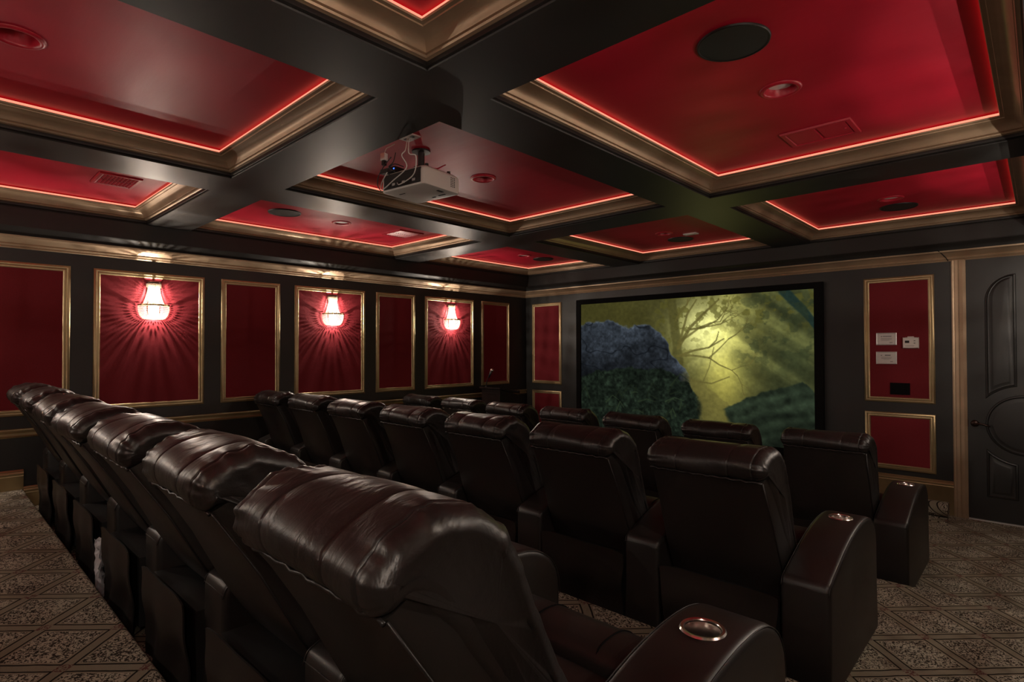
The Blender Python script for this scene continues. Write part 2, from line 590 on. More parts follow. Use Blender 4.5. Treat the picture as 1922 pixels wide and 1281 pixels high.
LIP = [(0, Z_BEAM), (.004, Z_BEAM), (.007, Z_BEAM + .006), (.004, Z_BEAM + .012), (.011, Z_BEAM + .016), (.013, Z_BEAM + .026), (.012, Z_BEAM + .034), (0, Z_BEAM + .034)]
z = Z_BEAM + .034
COVE = [(.012, z), (.018, z + .003), (.026, z + .004), (.030, z + .012), (.026, z + .018), (.033, z + .020), (.036, z + .026),
        (.040, z + .036), (.052, z + .050), (.068, z + .060), (.086, z + .066), (.104, z + .069), (.106, z + .074), (.122, z + .076), (.125, z + .083), (.110, z + .083), (.110, z + .078), (0, z + .078)]
Z_LED = z + .0835
DL = {(0, 0): (.97, -1.10), (1, 0): (3.07, -1.10), (2, 0): (5.187, -1.08), (0, 1): (.97, -3.86), (1, 1): (3.07, -3.885), (2, 1): (5.187, -3.868),
      (0, 2): (.97, -6.53), (1, 2): (3.07, -6.53), (2, 2): (5.187, -6.53)}
def holed_panel(xa, xb, ya, yb, cx, cy, r):
    ang = sorted([2 * math.pi * k / 40 for k in range(40)] + [math.atan2(y - cy, x - cx) % (2 * math.pi) for x in (xa, xb) for y in (ya, yb)])
    v = []
    for a in ang:
        c, sn = math.cos(a), math.sin(a)
        t = min([((xb if c > 0 else xa) - cx) / c if abs(c) > 1e-9 else 1e9, ((yb if sn > 0 else ya) - cy) / sn if abs(sn) > 1e-9 else 1e9])
        v += [(cx + r * c, cy + r * sn, Z_CEIL), (cx + t * c, cy + t * sn, Z_CEIL)]
    n = len(ang)
    MB().add(v, [(2 * k, 2 * k + 1, 2 * ((k + 1) % n) + 1, 2 * ((k + 1) % n)) for k in range(n)]).build('coffer_panel', 'ceil', ceil)
for i, (xa, xb) in enumerate(XS):
    for j, (ya, yb) in enumerate(YS):
        cs, dg = rect_xy(xa, xb, ya, yb, 0)
        holed_panel(xa, xb, ya, yb, *DL[(i, j)], .076)
        frame_sweep(MB(), cs, dg, (0, 0, 1), LIP).build('coffer_lip', 'beam', ceil, smooth=35)
        frame_sweep(MB(), cs, dg, (0, 0, 1), COVE).build('coffer_moulding', 'bronze', ceil, smooth=35)
        s = .107
        led = frame_sweep(MB(), [(xa, ya, Z_LED), (xb, ya, Z_LED), (xb, yb, Z_LED), (xa, yb, Z_LED)], dg, (0, 0, 1), [(s, 0), (s, .014), (s + .012, .014), (s + .012, 0)], True)
        led.build('led_strip', 'led', ceil)

# ------------------------------------------------------------------ door and casing
CAS = [(0, 0), (0, .016), (.010, .022), (.020, .020), (.028, .026), (.050, .026), (.060, .018), (.085, .022), (.100, .014), (.108, .010), (.108, 0)]
def casing():
    d = struct(bpy.data.objects.new('trim_3', None)); COL.objects.link(d)
    for x0, sx in ((5.491, 1), (6.509, -1)):
        mb = MB()
        v = []
        k = len(CAS)
        for zz in (0.0, Z_CR0 + .005):
            for e, h in CAS:
                v.append((x0 + sx * e, -h, zz))
        mb.add(v, [(q, q + 1, k + q + 1, k + q) for q in range(k - 1)] + [tuple(range(k)), tuple(range(k, 2 * k))])
        mb.build('door_casing', 'bronze', d, smooth=35)
casing()
def ring_sweep(mb, path, prof, plane_y):
    """raised door panel: path(e) gives the outline inset by e; prof = (inset, height)"""
    v, f = [], []
    rings = [path(e) for e, h in prof]
    n = len(rings[0])
    for (e, h), rg in zip(prof, rings):
        v += [(x, plane_y - h, zz) for x, zz in rg]
    for q in range(len(prof) - 1):
        for i in range(n):
            j = (i + 1) % n
            f.append((q * n + i, q * n + j, (q + 1) * n + j, (q + 1) * n + i))
    ci = np.mean(rings[-1], 0)
    v.append((ci[0], plane_y - prof[-1][1], ci[1]))
    f += [((len(prof) - 1) * n + i, (len(prof) - 1) * n + (i + 1) % n, len(v) - 1) for i in range(n)]
    mb.add(v, f)
def door():
    d = struct(bpy.data.objects.new('door_1', None)); COL.objects.link(d)
    d.location = (6.0, 0, 0)
    MB().box(-.40, .40, -.012, -.0005, 0.012, Z_CR0).build('door_leaf', 'door', d)
    MB().box(-.40, .40, -.03, 0, 0, .010).build('threshold', 'silver', d)
    prof = [(0, 0), (.004, .008), (.014, .011), (.022, .003), (.030, .002), (.050, .008), (.060, .009)]
    R, cz = .272, .90
    Ro = .352
    def arc(a0, a1, r, n=14):
        return [(r * math.cos(math.radians(a0 + (a1 - a0) * i / n)), cz + r * math.sin(math.radians(a0 + (a1 - a0) * i / n))) for i in range(n + 1)]
    def mk(path):
        mb = MB(); ring_sweep(mb, path, prof, -.012); mb.build('door_panel', 'door', d, smooth=25)
    mk(lambda e: arc(0, 352.5, R - e, 47))
    n = 12
    for s in (1, -1):
        def upper(e):
            xo, xi, ro = -.268 + e, -.05 - e, Ro + e
            bot = [(xo + (xi - xo) * i / n, cz + math.sqrt(ro * ro - (xo + (xi - xo) * i / n) ** 2)) for i in range(n + 1)]
            top = [(xi - (xi - xo) * math.sin(math.pi / 2 * i / n), 2.03 + (.24 - e) * math.cos(math.pi / 2 * i / n)) for i in range(n + 1)]
            return [(s * x, zz) for x, zz in bot + top]
        def lower(e):
            xo, xi, ro = -.268 + e, -.05 - e, Ro + e
            top = [(xo + (xi - xo) * i / n, cz - math.sqrt(ro * ro - (xo + (xi - xo) * i / n) ** 2)) for i in range(n + 1)]
            return [(s * x, zz) for x, zz in top + [(xi, .225 + e), (xo, .225 + e)]]
        mk(upper)
        mk(lower)
    lv = bpy.data.objects.new('lever_handle', None); COL.objects.link(lv); lv.parent = d; lv.location = (-.348, -.012, .894)
    mb = MB()
    mb.lathe([(0, .014), (.020, .014), (.030, .006), (.032, 0)], n=20)
    ro = mb.build('rosette', 'orb', lv, smooth=True); ro.rotation_euler = (math.radians(90), 0, 0)
    MB().tube([(0, -.01, 0), (0, -.045, 0), (.012, -.052, .002), (.05, -.052, .004), (.085, -.05, -.006), (.112, -.048, -.018)], [.009, .009, .009, .0085, .008, .006], 8).build('lever', 'orb', lv, smooth=True)
    MB().box(-.400, -.394, -.015, -.004, .86, .93).build('latch_plate', 'orb', d)
door()

# ------------------------------------------------------------------ projection screen
def fbm(x, y, seed, octs=5):
    out = np.zeros_like(x); amp = 0.5; tot = 0
    for o in range(octs):
        r = np.random.default_rng(seed + o)
        g = r.random((96, 96))
        xx, yy = x % 95, y % 95
        xi, yi = xx.astype(int), yy.astype(int)
        fx, fy = xx - xi, yy - yi
        fx = fx * fx * (3 - 2 * fx); fy = fy * fy * (3 - 2 * fy)
        a = g[yi, xi] * (1 - fx) + g[yi, xi + 1] * fx
        b = g[yi + 1, xi] * (1 - fx) + g[yi + 1, xi + 1] * fx
        out += amp * (a * (1 - fy) + b * fy); tot += amp
        amp *= .5; x = x * 2.03 + 7.1; y = y * 2.03 + 3.7
    return out / tot
def sstep(a, b, x):
    t = np.clip((x - a) / (b - a), 0, 1)
    return t * t * (3 - 2 * t)
def paint(s, t):
    """a misty green jungle clearing with mossy rocks, sRGB 0..1"""
    A = 1.767
    X = s * A
    n1 = fbm(s * 9, t * 5, 3); n2 = fbm(s * 34, t * 20, 9); n3 = fbm(s * 90, t * 52, 21, 3)
    def c(*q): return np.array(q, float) / 255
    base = c(66, 63, 25)[None] * (0.7 + .5 * n1[:, None])
    glow = np.exp(-(((s - .60) / .11) ** 2 + ((t - .24) / .20) ** 2))
    glow1 = np.exp(-(((s - .63) / .19) ** 2 + ((t - .30) / .34) ** 2))
    glow2 = np.exp(-(((s - .68) / .085) ** 2 + ((t - .60) / .30) ** 2))
    col = base + glow[:, None] * c(128, 130, 92)[None] + glow1[:, None] * c(62, 61, 24)[None] + glow2[:, None] * c(66, 60, 16)[None]
    # darker vegetation at both sides
    dk = sstep(.70, .92, s + .12 * (n1 - .5)) * .9
    col = col * (1 - dk[:, None]) + dk[:, None] * c(44, 50, 26)[None] * (.7 + .6 * n2[:, None])
    dl = sstep(.42, .22, s + .15 * (n1 - .5)) * .55
    col = col * (1 - dl[:, None]) + dl[:, None] * c(66, 62, 18)[None]
    # slanting light shafts
    d = (s - .62) * .75 + (t - .0) * -.62
    sh = fbm(d * 16 + 20, d * 0 + 5, 61, 3) ** 2 * sstep(.58, .72, s) * sstep(.85, .25, t) * .55
    col = col + sh[:, None] * c(190, 185, 80)[None]
    # leaf masses against the light
    leaf = sstep(.50, .58, fbm(s * 38, t * 23, 40, 5)) * (sstep(.33, .12, t) + .8 * sstep(.16, .05, np.abs(s - .47)) * sstep(.75, .2, t)) * sstep(.30, .5, s)
    leaf = np.clip(leaf, 0, 1) * .62
    col = col * (1 - leaf[:, None]) + leaf[:, None] * c(84, 80, 22)[None]
    def stroke(pts, w0, w1, colr, a=.8):
        nonlocal col
        m = np.zeros_like(s)
        for i in range(len(pts) - 1):
            p, q = np.array(pts[i], float), np.array(pts[i + 1], float)
            p[0] *= A; q[0] *= A
            dv = q - p
            k = np.clip(((X - p[0]) * dv[0] + (t - p[1]) * dv[1]) / (dv @ dv), 0, 1)
            dd = np.hypot(X - p[0] - k * dv[0], t - p[1] - k * dv[1])
            u = (i + k) / (len(pts) - 1)
            ww = (w0 + (w1 - w0) * u) * (.8 + .5 * n2)
            m = np.maximum(m, sstep(ww * 1.25, ww * .75, dd))
        m = m * a
        col = col * (1 - m[:, None]) + m[:, None] * colr[None]
    br = c(96, 88, 34)
    stroke([(.50, 1.0), (.485, .7), (.49, .45), (.475, .2), (.46, 0)], .045, .03, c(74, 70, 26), .75)
    stroke([(.49, .36), (.54, .22), (.60, .12), (.66, .03)], .014, .005, br, .85)
    stroke([(.54, .23), (.60, .22), (.655, .17), (.69, .10)], .008, .003, br, .85)
    stroke([(.50, .30), (.53, .12), (.57, .02)], .010, .004, br, .8)
    stroke([(.49, .42), (.56, .38), (.62, .36), (.68, .30)], .009, .004, br, .8)
    stroke([(.62, .36), (.65, .31), (.66, .25)], .005, .003, br, .8)
    stroke([(.50, .55), (.56, .60), (.63, .61), (.70, .56)], .007, .004, br, .7)
    stroke([(.64, .36), (.62, .5), (.59, .62)], .004, .003, br, .6)
    rb = np.random.default_rng(88)
    def grow(x, y, a, ln, w_, dep):
        x2, y2 = x + ln * math.cos(a) / A, y + ln * math.sin(a)
        xm, ym = (x + x2) / 2 + (rb.random() - .5) * .01, (y + y2) / 2 + (rb.random() - .5) * .03
        stroke([(x, y), (xm, ym), (x2, y2)], w_, w_ * .6, br, .75)
        if dep > 0:
            for q in range(2 if dep > 1 else 3):
                grow(x2, y2, a + (rb.random() - .5) * 1.7, ln * (.55 + .25 * rb.random()), w_ * .6, dep - 1)
    grow(.49, .32, -.55, .20, .010, 3)
    grow(.485, .42, .05, .24, .009, 3)
    grow(.48, .16, -.9, .14, .008, 2)
    stroke([(.90, 0), (.96, .12), (1.02, .26)], .03, .02, c(24, 44, 40), .9)
    # distant hazy crags under the light
    crag = sstep(-.012, .012, t - (.60 + 1.5 * np.maximum(0, s - .60) + .10 * (n1 - .5) + .05 * (n2 - .5))) * sstep(.42, .50, s) * sstep(.74, .70, s)
    crag *= .6
    col = col * (1 - crag[:, None]) + crag[:, None] * (c(104, 96, 38))[None]
    # slate-blue rocky slope on the left
    rt = .12 + .17 * s + 3.0 * np.maximum(0, s - .36) ** 1.25 + .12 * (n1 - .5) + .028 * (n2 - .5) + .035 * np.abs(np.sin(s * 13 + n1 * 2))
    m = sstep(-.010, .010, t - rt) * sstep(.55, .50, s + .04 * (n2 - .5))
    fac = fbm(s * 13 + t * 6, t * 9 - s * 5, 91, 4)
    lightr = np.clip(1.2 - 1.5 * (t - rt), .35, 1.2) * (.35 + .9 * fac) * (.7 + .6 * n3) + .5 * np.exp(-((t - rt) / .012) ** 2)
    col = col * (1 - m[:, None]) + m[:, None] * c(46, 53, 62)[None] * lightr[:, None]
    cr = m * sstep(.022, .0, np.abs(fbm(s * 6 + 3, t * 5 - s * 2, 77, 3) - .5)) * .7
    col = col * (1 - cr[:, None]) + cr[:, None] * c(12, 15, 20)[None]
    # undergrowth in front, lower left
    gt = .60 - .10 * np.sin(s * 6.0) + .9 * np.maximum(0, s - .46) ** 1.2 + .08 * (n1 - .5) + .07 * (n2 - .5)
    m = sstep(-.012, .012, t - gt) * sstep(.585, .555, s + .03 * (n2 - .5) - .06 * (t - .6))
    g = (.35 + 1.1 * n2 * n3 * 1.6)
    col = col * (1 - m[:, None]) + m[:, None] * c(27, 38, 27)[None] * g[:, None]
    for k in range(26):
        r = np.random.default_rng(200 + k)
        x0, y0 = r.random() * .5, .62 + r.random() * .35
        dx, dy = (r.random() - .4) * .14, -.10 * r.random()
        stroke([(x0, y0), (x0 + dx * .5, y0 + dy), (x0 + dx, y0 + dy * .4)], .006, .002, c(40, 54, 32) * (.4 + .8 * r.random()), .7)
    # mossy stone ledge on the right
    lt = np.where(s > .76, .70 - .62 * (s - .76), .70 + 1.0 * (.76 - s)) + .04 * (n2 - .5) + .02 * (n1 - .5)
    lt = np.where(s > .96, lt + 2.2 * (s - .96), lt)
    m = sstep(-.008, .008, t - lt) * sstep(.665, .685, s - .22 * np.maximum(0, t - .78) + .02 * (n2 - .5))
    strata = .5 + .5 * np.sin((t + .55 * s + .05 * n1) * 75)
    g = (.35 + .75 * n2 + .25 * strata) * np.clip(1.25 - 1.6 * (t - lt), .4, 1.3)
    col = col * (1 - m[:, None]) + m[:, None] * c(38, 50, 34)[None] * g[:, None]
    # loose foliage hanging into the haze on the right
    fo = sstep(.50, .60, fbm(s * 30 + 4, t * 22, 130, 5)) * sstep(.66, .80, s) * sstep(.62, .35, t) * (1 - m) * .45
    col = col * (1 - fo[:, None]) + fo[:, None] * c(40, 50, 28)[None]
    col = col * (.88 + .24 * n3[:, None])
    lum = col @ np.array([.30, .59, .11])
    col = lum[:, None] + .80 * (col - lum[:, None])
    return np.clip(col, 0, 1)
def screen():
    t = thing('projection_screen', 'wide projection screen in a black velvet frame showing a misty green jungle', 'projection screen', (2.7245, 0, .39))
    x0, x1, z0, z1 = 1.14 - 2.7245, 4.299 - 2.7245, .468 - .39, 2.256 - .39
    X0, X1, Z0, Z1 = 1.061 - 2.7245, 4.388 - 2.7245, 0, 2.326 - .39
    for a, b, c_, d in ((X0, X1, z1, Z1), (X0, X1, Z0, z0), (X0, x0, z0, z1), (x1, X1, z0, z1)):
        MB().box(a, b, -.05, -.001, c_, d).build('frame_bar', 'velvet', t)
    nx, ny = 460, 260
    ss, tt = np.meshgrid(np.linspace(0, 1, nx), np.linspace(0, 1, ny))
    ss, tt = ss.ravel(), tt.ravel()
    V = np.stack([x0 + (x1 - x0) * ss, np.full(ss.size, -.030), z1 + (z0 - z1) * tt], 1)
    idx = np.arange(nx * ny).reshape(ny, nx)
    F = np.stack([idx[:-1, :-1], idx[1:, :-1], idx[1:, 1:], idx[:-1, 1:]], -1).reshape(-1, 4)
    me = bpy.data.meshes.new('picture')
    me.from_pydata(V.tolist(), [], F.tolist())
    col = paint(ss, tt)
    lin = np.where(col <= .04045, col / 12.92, ((col + .055) / 1.055) ** 2.4)
    at = me.color_attributes.new('picture', 'FLOAT_COLOR', 'POINT')
    at.data.foreach_set('color', np.concatenate([lin, np.ones((lin.shape[0], 1))], 1).astype(np.float32).ravel())
    m = bpy.data.materials.new('projected_picture')
    m.use_nodes = True
    nt = m.node_tree
    nt.nodes.clear()
    a = N(nt, 'ShaderNodeAttribute'); a.attribute_name = 'picture'
    e = N(nt, 'ShaderNodeEmission'); e.inputs[1].default_value = SCREEN_GAIN / 2 ** EXPOSURE
    o = N(nt, 'ShaderNodeOutputMaterial')
    L(nt, a.outputs['Color'], e.inputs[0]); L(nt, e.outputs[0], o.inputs[0])
    link('picture', me, m, t)
    MB().box(x0, x1, -.028, -.002, z0, z1).build('backing_sheet', 'velvet', t)
screen()

# ------------------------------------------------------------------ recliners
HY, HZ = 0.20, 0.42     # hinge of the back
def cushion_mesh(seed):
    r = np.random.default_rng(seed)
    P = [(-.082, .897), (-.104, .930), (-.094, .974), (-.045, 1.005), (.02, 1.017), (.085, 1.008), (.145, .975), (.187, .925), (.212, .86), (.236, .78), (.268, .66), (.300, .55), (.320, .47), (.270, .44), (.190, .46), (.110, .60), (.030, .78), (-.025, .885)]
    prof = catmull(P, 18 * 9)
    n = len(prof)
    cen = prof.mean(0)
    tang = np.roll(prof, -1, 0) - np.roll(prof, 1, 0)
    nrm = np.stack([tang[:, 1], -tang[:, 0]], 1)
    nrm /= np.linalg.norm(nrm, axis=1)[:, None]
    if ((prof - cen) * nrm).sum() < 0:
        nrm = -nrm
    s = np.arange(n) / n
    hw = .272
    RD = .052
    xs = []
    for k in range(0, 9):
        xs.append(hw - RD * (1 - math.sin(math.pi / 2 * k / 8)))
    mid = sorted(list(np.linspace(-hw + RD, hw - RD, 45)) + [sx * .115 + dx for sx in (-1, 1) for dx in (-.009, -.005, -.0022, .0022, .005, .009)] + [sx * (hw - RD - o_) for sx in (-1, 1) for o_ in (.003, .006, .009, .014)])
    stations = [-x for x in xs[::-1]] [0:8] + mid + xs[1:]
    ph = r.random(40) * 6.28
    amp = r.random(40)
    rings = []
    for x in stations:
        ax = abs(x)
        sh = 0.0
        if ax > hw - RD:
            q = (ax - (hw - RD)) / RD
            sh = .044 * (1 - math.sqrt(max(0, 1 - q * q)))
        d = np.zeros(n) - sh
        # gathered pleats towards the ends, running round the roll
        env = np.clip((ax - .12) / .13, 0, 1) ** 1.3 * (1 if ax < hw - .03 else .6)
        sg = 0 if x < 0 else 7
        pl = np.zeros(n)
        for k in range(7):
            fr = 9 + 4 * k
            pl += amp[k + sg] * np.sin(2 * math.pi * fr * s + ph[k + sg] + (ax - .12) * (14 + 8 * amp[k + 20])) / (2.0 + .35 * k)
        d += .0062 * env * pl
        # tight gathers beside the end seam, then the seam itself
        e2 = math.exp(-((ax - (hw - .040)) / .030) ** 2)
        for k in range(5):
            d += .0009 * e2 * amp[k + 8 + (0 if sg else 12)] * np.sin(2 * math.pi * (23 + 5 * k) * s + ph[k + 8 + sg] + ax * 30)
        d -= .0050 * math.exp(-((ax - (hw - RD - .002)) / .0035) ** 2)
        # slow puffiness
        d += .004 * np.sin(2 * math.pi * 2 * s + ph[15]) * math.cos(x * 9 + ph[16]) + .0025 * np.sin(2 * math.pi * 5 * s + ph[17] + x * 11)
        for xc in (-.115, .115):
            g = math.exp(-((x - xc) / .0035) ** 2)
            d -= .0040 * g
            d -= .0025 * math.exp(-((x - xc) / .02) ** 2)
        d *= np.where((s > .66) & (s < .97), .0 if sh == 0 else 1, 1)
        p = prof + nrm * d[:, None]
        rings.append(np.stack([np.full(n, x), p[:, 0] - HY, p[:, 1] - HZ], 1))
    V = np.concatenate(rings)
    m = len(stations)
    F = []
    for i in range(m - 1):
        for k in range(n):
            k2 = (k + 1) % n
            F.append((i * n + k, i * n + k2, (i + 1) * n + k2, (i + 1) * n + k))
    # gusset ends with a small welt
    for end in (0, m - 1):
        base = len(V)
        c = rings[end].mean(0)
        inner = c + (rings[end] - c) * .93
        sx = -1 if end == 0 else 1
        inner[:, 0] -= sx * .006
        V = np.concatenate([V, inner, [[c[0] + sx * .006, c[1], c[2]]]])
        o = end * n
        for k in range(n):
            k2 = (k + 1) % n
            F.append((o + k, o + k2, base + k2, base + k))
            F.append((base + k, base + k2, base + n))
    mb = MB()
    mb.v = [tuple(q) for q in V]; mb.f = F
    ob = mb.build('back_cushion', 'leather', None, smooth=60)
    me = ob.data
    bpy.data.objects.remove(ob)
    return me

def rounded_sweep(prof, x0, x1, r, steps=4):
    """closed (y,z) profile swept along x with rounded edges"""
    prof = np.array(prof, float)
    n = len(prof)
    tang = np.roll(prof, -1, 0) - np.roll(prof, 1, 0)
    nrm = np.stack([tang[:, 1], -tang[:, 0]], 1)
    nrm /= (np.linalg.norm(nrm, axis=1)[:, None] + 1e-9)
    cen = prof.mean(0)
    if ((prof - cen) * nrm).sum() < 0:
        nrm = -nrm
    st = []
    for k in range(steps + 1):
        a = math.pi / 2 * k / steps
        st.append((x0 + r * (1 - math.sin(a)), r * (1 - math.cos(a))))
    st = [(x0 + r - r * math.sin(math.pi / 2 * (1 - k / steps)), r * (1 - math.cos(math.pi / 2 * (1 - k / steps)))) for k in range(steps + 1)]
    st2 = [(x1 - (x - x0), d) for x, d in st[::-1]]
    al = st + st2
    V, F = [], []
    for x, d in al:
        p = prof - nrm * d
        V += [(x, q[0], q[1]) for q in p]
    m = len(al)
    for i in range(m - 1):
        for k in range(n):
            k2 = (k + 1) % n
            F.append((i * n + k, i * n + k2, (i + 1) * n + k2, (i + 1) * n + k))
    F.append(tuple(range(n))); F.append(tuple(range((m - 1) * n, m * n)))
    mb = MB(); mb.v = V; mb.f = F
    return mb

def mesh_of(mb, name, mat, smooth):
    o = mb.build(name, mat, None, smooth=smooth)
    me = o.data
    bpy.data.objects.remove(o)
    return me

AW = .19      # arm width
ARM_Y = .565   # cup holder position
def arm_mesh():
    P = [(0, .03), (0, .25), (0, .465), (.012, .497), (.05, .515), (.14, .546), (.26, .585), (.38, .615), (.48, .630), (.58, .636), (.68, .630), (.755, .608), (.815, .565), (.848, .51), (.858, .44), (.860, .22), (.860, .03)]
    prof = np.concatenate([catmull(P[2:15], 12 * 3, closed=False), [(.860, .22), (.860, .03), (0, .03), (0, .25)]])
    mb = rounded_sweep(prof, -AW / 2, AW / 2, .022)
    ob = mb.build('arm_tmp', 'leather_flat', None)
    cu = MB()
    cu.lathe([(0, .55), (.0415, .55), (.0415, .72), (0, .72)], (0, ARM_Y, 0), 28)
    co = cu.build('cut_tmp', 'leather_flat')
    md = ob.modifiers.new('b', 'BOOLEAN'); md.operation = 'DIFFERENCE'; md.object = co; md.solver = 'EXACT'
    dg = bpy.context.evaluated_depsgraph_get()
    me = bpy.data.meshes.new_from_object(ob.evaluated_get(dg))
    bpy.data.objects.remove(ob); bpy.data.objects.remove(co)
    me.shade_smooth(); me.set_sharp_from_angle(angle=math.radians(38))
    me.name = 'arm'
    return me
def cup_mesh():
    mb = MB()
    zt = .6365
    prof = [(.041, zt - .012), (.052, zt - .006), (.0535, zt - .001), (.050, zt + .003), (.044, zt + .002), (.041, zt - .004), (.0395, zt - .03), (.0385, zt - .088), (.030, zt - .094), (0, zt - .095)]
    mb.lathe(prof, (0, ARM_Y, 0), 36)
    return mesh_of(mb, 'cup_holder', 'steel', 50)
def back_frame_mesh():
    # trapezoid: wide at the bottom, narrow at the top, thick slab leaning with the back
    mb = MB()
    sec = [(.120, .345, .272, .135), (.060, .50, .270, .13), (.0, .70, .264, .12), (-.05, .83, .258, .115), (-.080, .892, .252, .105)]
    V, F = [], []
    r = .016
    for (y, z_, hw, th) in sec:
        pts = []
        for sx, sy in ((-1, 0), (1, 0), (1, 1), (-1, 1)):
            pass
        loop = [(-hw + r, 0), (hw - r, 0), (hw - r * .3, r * .3), (hw, r), (hw, th), (-hw, th), (-hw, r), (-hw + r * .3, r * .3)]
        V += [(x, y + d - HY, z_ + d * .30 - HZ) for x, d in loop]
    k = 8
    for i in range(len(sec) - 1):
        for q in range(k):
            q2 = (q + 1) % k
            F.append((i * k + q, i * k + q2, (i + 1) * k + q2, (i + 1) * k + q))
    F.append(tuple(range(k))); F.append(tuple(range((len(sec) - 1) * k, len(sec) * k)))
    mb.v, mb.f = V, F
    return mesh_of(mb, 'back_frame', 'leather_flat', 40)
def piping_mesh():
    mb = MB()
    pts = []
    for i in range(25):
        x = -.252 + .504 * i / 24
        pts.append((x, -.083 - HY + .002 * math.sin(i * 1.7), .893 - HZ + .003 * math.sin(i * 2.3)))
    mb.tube(pts, .0045, 6)
    mb.tube([(.254, -.078 - HY, .892 - HZ), (.262, .0 - HY, .70 - HZ), (.272, .118 - HY, .346 - HZ)], .003, 5)
    return mesh_of(mb, 'piping', 'leather', True)
def skirt_mesh(seed):
    r = np.random.default_rng(seed)
    nx, nz = 26, 14
    V, F = [], []
    ph = r.random(4) * 6.28
    for side in (0, 1):
        for j in range(nz + 1):
            v = j / nz
            for i in range(nx + 1):
                u = i / nx - .5
                hw = .265 + .008 * math.sin(v * 5 + ph[0])
                y = .012 + .012 * math.sin(u * 7 + ph[1]) * v + .010 * math.sin(u * 13 + ph[2] + v * 3) * v + .006 * math.sin(v * 9 + ph[3])
                y -= .020 * (1 - v) ** 3
                zt = .408 - .012 * (abs(u) * 2) ** 6 - .002 * math.sin(u * 9 + ph[3])
                V.append((u * 2 * hw, y + side * .006, zt + (.035 - zt) * v))
    o = (nx + 1) * (nz + 1)
    for j in range(nz):
        for i in range(nx):
            a = j * (nx + 1) + i
            F.append((a, a + 1, a + nx + 2, a + nx + 1))
            F.append((o + a, o + a + nx + 1, o + a + nx + 2, o + a + 1))
    rim = [i for i in range(nx + 1)] + [j * (nx + 1) + nx for j in range(1, nz + 1)] + [nz * (nx + 1) + i for i in range(nx - 1, -1, -1)] + [j * (nx + 1) for j in range(nz - 1, 0, -1)]
    for q in range(len(rim)):
        a, b = rim[q], rim[(q + 1) % len(rim)]
        F.append((a, o + a, o + b, b))
    mb = MB(); mb.v, mb.f = V, F
    return mesh_of(mb, 'rear_skirt', 'leather_flat', 50)
def seat_mesh():
    P = catmull([(.22, .38), (.23, .46), (.30, .485), (.42, .488), (.53, .480), (.545, .42), (.53, .37), (.36, .36)], 48)
    return mesh_of(rounded_sweep(P, -.268, .268, .03, 4), 'seat_cushion', 'leather_flat', 50)
def bolster_mesh():
    P = catmull([(.545, .40), (.545, .475), (.575, .512), (.635, .524), (.70, .515), (.755, .475), (.775, .40), (.770, .25), (.765, .12), (.735, .10), (.715, .2), (.70, .35), (.62, .37)], 65)
    mb = rounded_sweep(P, -.268, .268, .022, 4)
    # stitched seams
    return mesh_of(mb, 'footrest_cushion', 'leather_flat', 50)
def seam_mesh():
    mb = MB()
    for x in (0.0,):
        pts = [(x, a, b) for a, b in catmull([(.549, .47), (.575, .5135), (.635, .5255), (.70, .5165), (.757, .476), (.777, .40)], 20, closed=False)]
        mb.tube(pts, .0022, 5)
    return mesh_of(mb, 'stitch_seam', 'velvet', True)
def base_mesh():
    mb = MB()
    mb.box(-.262, .262, .045, .70, .05, .36)
    return mesh_of(mb, 'base_frame', 'black', None)
def feet_mesh():
    mb = MB()
    mb.lathe([(0, 0), (.02, 0), (.018, .03), (.012, .055), (0, .055)], n=12)
    return mesh_of(mb, 'foot', 'black', True)
def armpipe_mesh():
    P = catmull([(0, .465), (.012, .497), (.05, .515), (.14, .546), (.26, .585), (.38, .615), (.48, .630), (.58, .636), (.68, .630), (.755, .608), (.815, .565), (.848, .51), (.858, .44)], 36, closed=False)
    mb = MB()
    for s in (-1, 1):
        mb.tube([(s * (AW / 2 - .005), y, z_ - .0055) for y, z_ in P], .0016, 5)
    mb.tube([(-AW / 2 + .006, .003, .470), (0, .0, .474), (AW / 2 - .006, .003, .470)], .0016, 5)
    return mesh_of(mb, 'arm_piping', 'leather', True)

CUSH = [cushion_mesh(s) for s in (3, 14, 25, 31)]
ARM, CUP, BF, PIPE, SEAT, BOL, SEAM, BASE, FOOT, APIPE = arm_mesh(), cup_mesh(), back_frame_mesh(), piping_mesh(), seat_mesh(), bolster_mesh(), seam_mesh(), base_mesh(), feet_mesh(), armpipe_mesh()
SKIRT = [skirt_mesh(s) for s in (1, 2, 5)]

